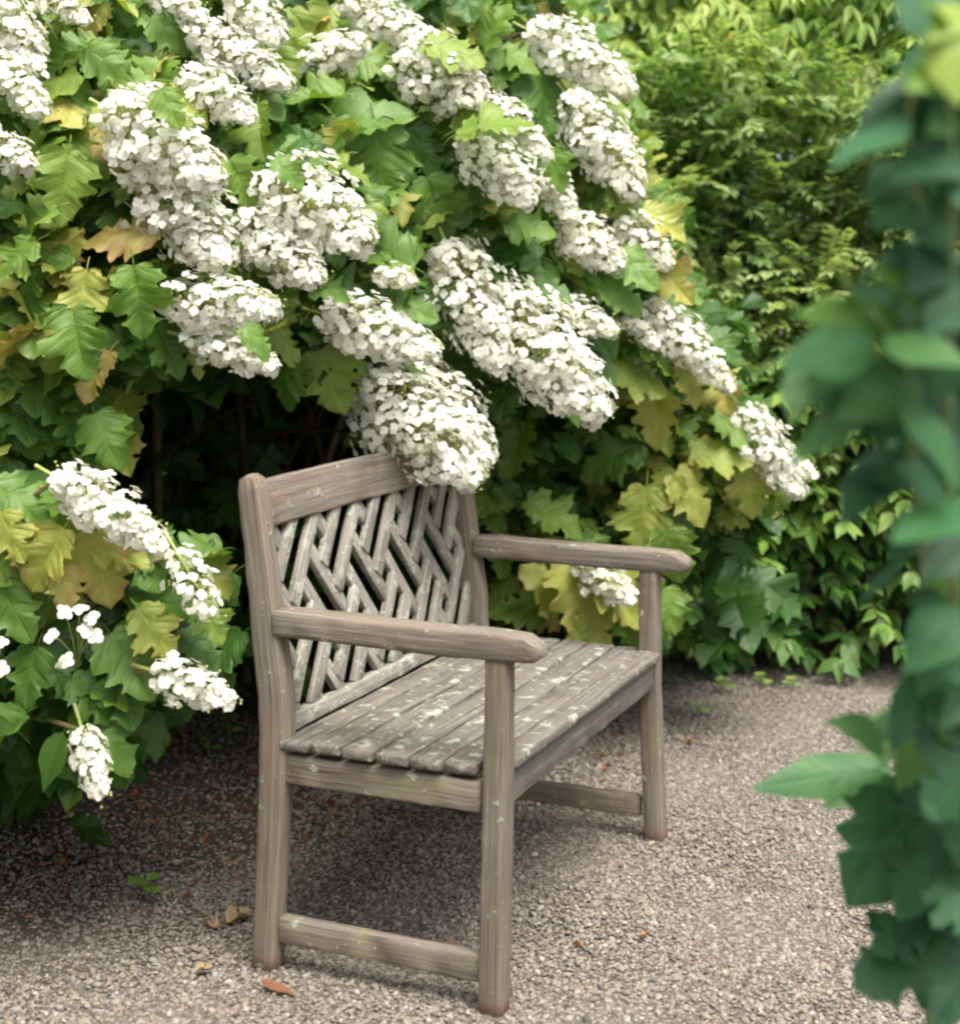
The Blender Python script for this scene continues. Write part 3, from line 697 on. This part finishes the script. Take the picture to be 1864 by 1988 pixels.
# dense hedge closing the view behind everything
hedge = Plant('hedge', 'dense dark green hedge behind the climber and shrubs', 'hedge', (0, 6.6, 0))
for k in range(24000):
    x, z = rng.uniform(-3.6, 4.0), rng.uniform(.03, 3.5); Y = 6.2 + rng.uniform(0, 1) * .8
    T = norm(rng.normal(0, 1, 3) + np.array([0, -.5, -.3])); N = norm(np.array([0, -.6, .7]) + rng.normal(0, .4, 3))
    hedge.leaf('oval', np.array([x, Y, z]), T, N, rng.uniform(.12, .20), max(0, rng.normal(.3, .12)), prio=0)
for k in range(10): hedge.tube('trunk', curve((-4.2 + k * .95, 6.6, 0), (-4.2 + k * .95 + rng.normal(0, .2), 6.6, 3.0), (.05, 0, 0)), np.linspace(.035, .012, 7), BARK)
hedge.finish(0)

# ------------------------------------------------------------------ bench (local x: depth, rear to front; local y: width, near to far)
YAW = .4046; L, D, w_ = .9277, .4669, .0435
bench = empty('garden_bench', (-.3935, 2.7634, 0), -YAW)
tag(bench, 'weathered grey teak garden bench with lattice back and lichen-spotted slatted seat', 'bench')
def sweep(name, path, dims, side, mat, parent, bevel=.006, seg=.03, jitter=.0005, endround=0.0):
    """rounded-rectangle timber along a path. dims: (a,b) per path point; a along 'side', b across"""
    P = np.asarray(path, float); Dm = np.asarray(dims, float)
    if Dm.ndim == 1: Dm = np.tile(Dm, (len(P), 1))
    s = np.concatenate([[0], np.cumsum(np.linalg.norm(np.diff(P, axis=0), axis=1))]); n = max(3, int(s[-1] / seg) + 1)
    q = np.linspace(0, s[-1], n)
    e = min(bevel, s[-1] * .2); q = np.unique(np.concatenate([[0, e], q[(q > e * 1.5) & (q < s[-1] - e * 1.5)], [s[-1] - e, s[-1]]]))
    PP = np.stack([np.interp(q, s, P[:, i]) for i in range(3)], 1); DD = np.stack([np.interp(q, s, Dm[:, i]) for i in range(2)], 1)
    V = []; G = []; T = []; side = norm(side)
    corner = [(math.cos(t), math.sin(t)) for t in (0, PI / 4, PI / 2)]
    for i, p in enumerate(PP):
        t = norm(PP[min(i + 1, len(PP) - 1)] - PP[max(i - 1, 0)]); b = norm(np.cross(t, side)); a = np.cross(b, t)
        shr = bevel * .7 if i in (0, len(PP) - 1) else 0
        ha, hb = DD[i, 0] / 2 - shr, DD[i, 1] / 2 - shr; r = min(bevel, ha * .9, hb * .9)
        for k, (sx, sy) in enumerate([(1, 1), (-1, 1), (-1, -1), (1, -1)]):
            cs = corner if k % 2 == 0 else corner[::-1]
            for cx, cy in cs:
                ya, yb = sx * (ha - r + r * cx), sy * (hb - r + r * cy)
                j = rng.normal(0, jitter, 2); V.append(p + a * (ya + j[0]) + b * (yb + j[1])); G.append((q[i], ya, yb))
    m = 12
    for i in range(len(PP) - 1):
        for k in range(m):
            a0 = i * m + k; a1 = i * m + (k + 1) % m; T += [(a0, a1, a1 + m), (a0, a1 + m, a0 + m)]
    for i, fl in ((0, True), (len(PP) - 1, False)):
        c = len(V); V.append(PP[i] + norm(PP[i] - PP[1 if i == 0 else -2]) * .0012); G.append((q[i], 0, 0))
        for k in range(m):
            a0, a1 = i * m + k, i * m + (k + 1) % m; T.append((c, a1, a0) if fl else (c, a0, a1))
    V = np.array(V); T = np.array(T)
    # outward orientation
    ctr = V.mean(0); nrm = np.cross(V[T[:, 1]] - V[T[:, 0]], V[T[:, 2]] - V[T[:, 0]])
    me = raw_mesh(name, V, T, True, {'gco': np.array(G)})
    bm = bmesh.new(); bm.from_mesh(me); bmesh.ops.recalc_face_normals(bm, faces=bm.faces)
    for ed in bm.edges:
        if len(ed.link_faces) == 2 and ed.calc_face_angle() > .9: ed.smooth = False
    bm.to_mesh(me); bm.free()
    return link(name, me, mat, parent)
YS, ZS, XS = (0, 1, 0), (0, 0, 1), (1, 0, 0)
RK = (1, 0, .157)            # square to the raked back
# rear posts: path in (x,z), depth size along x
rp = [(.0150, -.004, .046), (.024, .25, .050), (.029, .40, .057), (.026, .50, .057), (.014, .58, .056), (.004, .66, .050), (-.009, .76, .047), (-.0225, .850, .046), (-.0235, .862, .040), (-.024, .870, .028), (-.024, .874, .014)]
for y0 in (w_ / 2, L - w_ / 2):
    dx = -.006 if y0 < .5 else .006
    sweep('rear_leg', [(x + dx * max(0, 1 - z / .4), y0, z) for x, z, _ in rp], [(d, w_) for _, _, d in rp], XS, W_FRAME, bench, .008)
    far = y0 > .5
    fx = D - w_ / 2
    sweep('front_leg', [(fx + (.014 if far else -.002), y0, -.006), (fx + .006 * (not far), y0, .30), (fx + .010 * (not far), y0, .598)], [(w_, w_), (w_ * 1.03, w_), (w_ * .93, w_ * .95)], XS, W_FRAME, bench, .006)
    # arm: slightly dished, nose rounded down over the front leg
    ap = [(.028, .6165, .046), (.12, .6155, .047), (.24, .6125, .046), (.36, .611, .046), (.455, .612, .047), (.50, .611, .045), (.522, .606, .036), (.532, .600, .020)]
    sweep('armrest', [(x, y0 + .002, z) for x, z, _ in ap], [(.058, d) for _, _, d in ap[:-3]] + [(.055, .043), (.052, .034), (.046, .018)], YS, W_ARM, bench, .008)
    sweep('seat_rail', [(.045, y0, .360), (D - w_ + .001, y0, .357)], (.028, .052), YS, W_RAIL, bench, .004)
    sweep('stretcher', [(.036, y0, .074), (D - w_ + .001, y0, .070)], (.024, .046), YS, W_RAIL, bench, .004)
sweep('seat_rail', [(D - .020, w_ - .001, .366), (D - .020, L - w_ + .001, .366)], (.024, .062), XS, W_FRONT, bench, .004)
sweep('seat_rail', [(.040, w_ - .001, .366), (.040, L - w_ + .001, .366)], (.022, .05), XS, W_RAIL, bench, .004)
# seat slats
n = 6; x0, x1 = .0405, .4225; pt = (x1 - x0) / n
for i in range(n):
    xc = x0 + (i + .5) * pt; zz = .4045 + rng.normal(0, .0012)
    sweep('seat_slat', [(xc + rng.normal(0, .0012), -.0005 + rng.normal(0, .004), zz), (xc, L / 2, zz - .003), (xc, L + .001, zz)], (pt - .0065 + rng.normal(0, .001), .018), XS, W_SEAT, bench, .003)
sweep('seat_slat', [(.4495, w_ + .0015, .4075), (.4495, L - w_ - .0015, .4075)], (.052, .019), XS, W_SEAT, bench, .006)
# back: frame and lattice, in the raked plane
back = empty('backrest', (0, 0, 0), 0, bench)
def bp(s, t):      # s along the width from post to post (0..W), t up the panel
    z = .452 + t * .985; x = .030 - (z - .42) * .155
    return np.array([x, w_ + s, z])
Wp = L - 2 * w_; Hp = .327
tr = [(f * Wp, Hp + .040 + .004 * math.sin(f * PI)) for f in np.linspace(0, 1, 9)]
sweep('top_rail', [bp(s, t) for s, t in tr], (.032, .086), RK, W_ARM, back, .005)
sweep('bottom_rail', [bp(0, -.026), bp(Wp, -.026)], (.027, .030), RK, W_BACK, back, .004)
def clip(s0, t0, s1, t1):
    d = np.array([s1 - s0, t1 - t0]); lo, hi = 0.0, 1.0
    for q, dd, mn, mx in ((s0, d[0], -.010, Wp + .010), (t0, d[1], -.016, Hp + .022)):
        if abs(dd) < 1e-9:
            if q < mn or q > mx: return None
            continue
        a, b = sorted(((mn - q) / dd, (mx - q) / dd)); lo, hi = max(lo, a), min(hi, b)
    if hi - lo < 1e-3: return None
    return (s0 + d[0] * lo, t0 + d[1] * lo, s0 + d[0] * hi, t0 + d[1] * hi)
ANG = math.radians(52); CELL = .138; bw = .030       # basket weave of doubled bars set on the diagonal
e1 = np.array([math.cos(ANG), math.sin(ANG)]); e2 = np.array([math.cos(ANG), -math.sin(ANG)])
def bar(s0, t0, s1, t1, dx):
    c = clip(s0, t0, s1, t1)
    if not c or math.hypot(c[2] - c[0], c[3] - c[1]) < .02: return
    a, b = bp(c[0], c[1]), bp(c[2], c[3]); a[0] += dx; b[0] += dx
    sweep('lattice_bar', [a, b], (.014, bw), RK, W_BACK, back, .0025, .06)
for i in range(-8, 12):
    for j in range(-8, 12):
        for h in (.25, .75):
            if (i + j) % 2 == 0:
                c = e1 * i * CELL + e2 * (j + h) * CELL + [.03, .06]; bar(*(c - e1 * CELL * .20), *(c + e1 * CELL * 1.20), .003)
            else:
                c = e1 * (i + h) * CELL + e2 * j * CELL + [.03, .06]; bar(*(c - e2 * CELL * .20), *(c + e2 * CELL * 1.20), -.002)

# ------------------------------------------------------------------ the leafy plant at the edge of the path, close to the lens
fore = Plant('border_plant', 'tall dark green leafy plant with lobed lower leaves beside the gravel path', 'plant', (.52, 1.75, 0))
stems = [[(.52, 1.75, 0), at(1800, 1900, 1.70), at(1745, 1490, 1.62), at(1790, 1260, 1.42), at(1790, 1000, 1.28), at(1770, 740, 1.2), at(1690, 600, 1.15)],
         [(.54, 1.76, 0), at(1900, 1850, 1.66), at(1880, 1500, 1.5), at(1850, 1150, 1.35), at(1840, 800, 1.22), at(1850, 420, 1.13), at(1835, 60, 1.08)],
         [at(1790, 1000, 1.28), at(1760, 700, 1.2), at(1800, 480, 1.18), at(1780, 380, 1.15), at(1760, 240, 1.12), at(1800, 140, 1.1)],
         [(.60, 1.78, 0), at(2000, 1800, 1.6), at(1960, 1300, 1.4), at(1920, 800, 1.25), at(1900, 300, 1.15)]]
def smooth_path(P, n=24):
    P = [np.asarray(p, float) for p in P]; out = []
    for i in range(len(P) - 1):
        a, b, c, d = P[max(i - 1, 0)], P[i], P[i + 1], P[min(i + 2, len(P) - 1)]
        for t in np.linspace(0, 1, 5)[:-1]:
            out.append(.5 * ((2 * b) + (-a + c) * t + (2 * a - 5 * b + 4 * c - d) * t * t + (-a + 3 * b - 3 * c + d) * t ** 3))
    out.append(P[-1]); return np.array(out)
for sp_ in stems:
    q = smooth_path(sp_); fore.tube('stem', q, np.linspace(.0055, .002, len(q)), GSTEM)
FL = [  # base u,v  tip u,v  width ratio  shape  tint  Y
    (1726, 1497, 1461, 1525, .55, 'fore', .38, 1.72), (1726, 1512, 1600, 1556, .75, 'fore', .5, 1.66), (1715, 1455, 1635, 1388, .9, 'fore', .38, 1.45), (1690, 1430, 1600, 1400, .6, 'fore', .5, 1.5),
    (1770, 1540, 1655, 1770, 1.0, 'forelobe', .30, 1.62), (1835, 1600, 1745, 1790, 1.0, 'forelobe', .25, 1.58), (1875, 1815, 1655, 1925, 1.0, 'forelobe', .12, 1.60), (1920, 1440, 1795, 1590, 1.1, 'forelobe', .12, 1.45),
    (1900, 1850, 1815, 2000, 1.0, 'forelobe', .05, 1.5), (1790, 1300, 1735, 1465, .6, 'fore', .15, 1.42), (1760, 1400, 1830, 1440, .9, 'fore', .3, 1.45), (1880, 1340, 1835, 1410, .9, 'fore', .25, 1.4),
    (1700, 671, 1512, 703, .75, 'fore', .36, 1.14), (1713, 663, 1890, 692, .9, 'fore', .36, 1.12), (1742, 622, 1545, 606, .55, 'fore', .62, 1.16), (1662, 592, 1646, 520, .8, 'fore', .78, 1.16), (1690, 610, 1590, 570, .7, 'fore', .7, 1.17),
    (1775, 722, 1632, 805, 1.0, 'fore', .34, 1.18), (1716, 745, 1525, 912, .65, 'fore', .25, 1.2), (1738, 872, 1628, 1015, .8, 'fore', .15, 1.26), (1750, 765, 1885, 940, .9, 'fore', .45, 1.15),
    (1885, 985, 1730, 1042, 1.1, 'fore', .42, 1.15), (1760, 1080, 1660, 1182, .6, 'forelance', .3, 1.32), (1875, 1190, 1755, 1290, 1.1, 'fore', .36, 1.3), (1835, 480, 1772, 565, 1.1, 'fore', .2, 1.14), (1880, 550, 1805, 645, 1.0, 'fore', .2, 1.14),
    (1548, 718, 1540, 818, .7, 'fore', .5, 1.2), (1880, 1050, 1795, 1125, 1.0, 'fore', .08, 1.25), (1760, 238, 1608, 304, .75, 'fore', .40, 1.08), (1880, 290, 1732, 332, .9, 'fore', .32, 1.1), (1795, 388, 1690, 442, 1.0, 'fore', .38, 1.14),
    (1800, 185, 1715, 105, .75, 'fore', .5, 1.1), (1830, 45, 1862, 200, .85, 'fore', .85, 1.07), (1835, 140, 1768, 165, .8, 'fore', .78, 1.08), (1840, 60, 1800, -20, .8, 'fore', .8, 1.08), (1850, 330, 1920, 440, 1.0, 'fore', .3, 1.1),
    (1800, 900, 1700, 930, .7, 'fore', .2, 1.25), (1850, 690, 1780, 800, .9, 'fore', .2, 1.2), (1840, 830, 1890, 960, 1.0, 'fore', .1, 1.22), (1800, 1260, 1880, 1330, 1.0, 'fore', .22, 1.35), (1860, 1500, 1890, 1700, 1.1, 'forelobe', .15, 1.5), (1820, 1700, 1900, 1830, 1.0, 'forelobe', .12, 1.5),
    (1790, 1000, 1730, 1100, .8, 'fore', .12, 1.3), (1870, 200, 1800, 260, .9, 'fore', .3, 1.1), (1790, 480, 1720, 520, .7, 'fore', .35, 1.16), (1800, 600, 1850, 640, .9, 'fore', .25, 1.17), (1770, 1150, 1850, 1210, .9, 'fore', .15, 1.33), (1790, 1290, 1870, 1350, 1.0, 'fore', .2, 1.4), (1850, 1240, 1780, 1340, 1.0, 'fore', .25, 1.38), (1870, 1330, 1800, 1400, 1.1, 'fore', .18, 1.42), (1760, 1390, 1690, 1440, .8, 'fore', .3, 1.48),
    (1800, 1560, 1700, 1640, 1.0, 'forelobe', .25, 1.6), (1850, 1720, 1740, 1820, 1.0, 'forelobe', .16, 1.6), (1890, 1560, 1800, 1700, 1.1, 'forelobe', .2, 1.52), (1800, 560, 1700, 520, .9, 'fore', .5, 1.15), (1870, 90, 1780, 120, .9, 'fore', .7, 1.09), (1880, 20, 1810, 60, .9, 'fore', .8, 1.08), (1790, 820, 1660, 850, .9, 'fore', .3, 1.2), (1830, 960, 1750, 900, .9, 'fore', .3, 1.2), (1790, 430, 1850, 500, 1.0, 'fore', .4, 1.15), (1870, 740, 1790, 690, 1.0, 'fore', .35, 1.14),
    (1690, 640, 1560, 660, .7, 'fore', .3, 1.2), (1700, 800, 1580, 770, .7, 'fore', .38, 1.2), (1650, 740, 1560, 760, .6, 'fore', .45, 1.22), (1720, 560, 1620, 640, .7, 'fore', .28, 1.2), (1740, 940, 1640, 930, .7, 'fore', .12, 1.25), (1760, 330, 1680, 380, .8, 'fore', .35, 1.15), (1720, 1600, 1640, 1700, .8, 'forelobe', .3, 1.64), (1790, 1800, 1690, 1850, .9, 'forelobe', .2, 1.6)]
for (u0, v0, u1, v1, wr, key, ti, Y) in FL:
    p0, p1 = at(u0, v0, Y + .02), at(u1, v1, Y - .015); T = p1 - p0; sz = np.linalg.norm(T)
    N = norm(np.array([.05, -.8, .6]) + rng.normal(0, .3, 3)); fore.leaf(key, p0, T, N, sz, max(.02, ti + rng.normal(0, .09)), wr * (1.0 if key != 'fore' else 1.25), prio=10)
for k in range(135):
    sp_ = stems[int(rng.integers(0, 4))]; q = smooth_path(sp_); p = q[int(rng.integers(5, len(q)))].copy() + np.array([.02, rng.uniform(.0, .14), 0]); u, v = pix(p)
    d = norm([.45 + rng.normal(0, .8), .25 + rng.normal(0, .5), .1 + rng.normal(0, .3)])
    if u < 1800 and d[0] < .3: continue
    low = p[2] < .75
    fore.leaf('forelobe' if low else 'fore', p, d, norm(np.array([0, -.7, .7]) + rng.normal(0, .3, 3)), rng.uniform(.06, .10) * (1.4 if low else 1), max(.02, rng.normal(.26, .15)) + .2 * max(0, p[2] - 1.2), 1.1, prio=1)
fore.finish(300)

# ------------------------------------------------------------------ small things on the ground
def on_ground(u, v): Y = CAM_H * F_PX / (v * K - V0); return at(u, v, Y)
def seedling(u, v, h, n, label, ti=.55, group=None):
    p = on_ground(u, v); pl = Plant('weed_seedling', label, 'weed', (p[0], p[1], .004), group)
    for k in range(n):
        a = k * 2.4 + rng.uniform(0, .5); hh = h * (.4 + .6 * k / max(1, n - 1)); q = pl.base + np.array([.006 * math.cos(a), .006 * math.sin(a), hh])
        pl.leaf('oval', q, norm([math.cos(a), math.sin(a) - .3, .25]), norm([0, -.4, 1]), h * rng.uniform(.55, .8), ti + rng.normal(0, .06), 1.2, prio=1)
    pl.tube('stem', [pl.base, pl.base + [0, 0, h * .5], pl.base + [0, 0, h]], [.0015, .0013, .001], GSTEM, 5); pl.finish(50)
seedling(285, 1755, .05, 6, 'bright green weed seedling on shaded gravel in front of the low hydrangea', .6)
seedling(405, 1470, .045, 5, 'small dim weed under the low hydrangea beside the rear bench leg', .5)
seedling(445, 1440, .05, 4, 'tiny weed sprouting between the low hydrangea and the bench back', .5)
for (u, v) in [(1355, 1395), (1540, 1345), (1410, 1350), (1480, 1340)]:
    seedling(u, v, rng.uniform(.03, .045), 5, 'tiny pale weed on the gravel by the low broadleaf shrub', .75, 'weeds along the far gravel edge')
def fallen(u, v, size, rz, label, ti, k, group=None, name='fallen_leaf', width=1.0):
    p = on_ground(u, v); M = Matrix.Translation((p[0], p[1], .013)) @ Matrix.Rotation(rz, 4, 'Z') @ Matrix.Rotation(.12, 4, 'X') @ Matrix.Diagonal((size, size * width, size, 1))
    o = link(name, TPL['dry'][k][3], None, None, M); o.color = (ti, 0, 0, 1); tag(o, label, 'leaf', group)
fallen(505, 1925, .075, -.45, 'curled orange-brown leaf lying on gravel in front of the bench', .12, 1, width=.8)
fallen(440, 1805, .06, .8, 'pale straw-coloured withered leaf on gravel beside the bench rear leg', 1.0, 0)
fallen(420, 1815, .04, 2.4, 'small crumpled tan leaf touching the pale withered leaf', .9, 2)
for (u, v, s_, ti, lab) in [(690, 1745, .022, .3, 'small reddish leaf scrap in the shade under the bench seat'), (870, 1840, .03, .7, 'tan leaf scrap under the bench beside the near stretcher'),
                            (1330, 1450, .03, .5, 'brown leaf scrap on gravel behind the far front bench leg'), (1045, 1535, .025, .4, 'brown leaf scrap by the far stretcher of the bench'),
                            (300, 1765, .035, .3, 'reddish leaf scrap lying at the foot of the bright weed seedling'), (350, 1480, .05, .1, 'dark dead leaf in deep shade under the low hydrangea')]:
    fallen(u, v, s_, rng.uniform(0, 6.28), lab, ti, int(rng.integers(0, 4)))
for (u, v, s_, ti) in [(380, 1790, .03, .7), (110, 1690, .03, .5), (1260, 1830, .022, .6), (380, 1900, .03, .9), (90, 1920, .03, .8), (1500, 1600, .025, .9), (250, 1560, .04, .2)]:
    fallen(u, v, s_, rng.uniform(0, 6.28), 'small dry leaf scrap lying alone on open gravel', ti, int(rng.integers(0, 4)), 'dry leaf scraps on the gravel')

# crumbled leaf litter and bits of twig over the shaded ground by the shrubs: too small and too many to count
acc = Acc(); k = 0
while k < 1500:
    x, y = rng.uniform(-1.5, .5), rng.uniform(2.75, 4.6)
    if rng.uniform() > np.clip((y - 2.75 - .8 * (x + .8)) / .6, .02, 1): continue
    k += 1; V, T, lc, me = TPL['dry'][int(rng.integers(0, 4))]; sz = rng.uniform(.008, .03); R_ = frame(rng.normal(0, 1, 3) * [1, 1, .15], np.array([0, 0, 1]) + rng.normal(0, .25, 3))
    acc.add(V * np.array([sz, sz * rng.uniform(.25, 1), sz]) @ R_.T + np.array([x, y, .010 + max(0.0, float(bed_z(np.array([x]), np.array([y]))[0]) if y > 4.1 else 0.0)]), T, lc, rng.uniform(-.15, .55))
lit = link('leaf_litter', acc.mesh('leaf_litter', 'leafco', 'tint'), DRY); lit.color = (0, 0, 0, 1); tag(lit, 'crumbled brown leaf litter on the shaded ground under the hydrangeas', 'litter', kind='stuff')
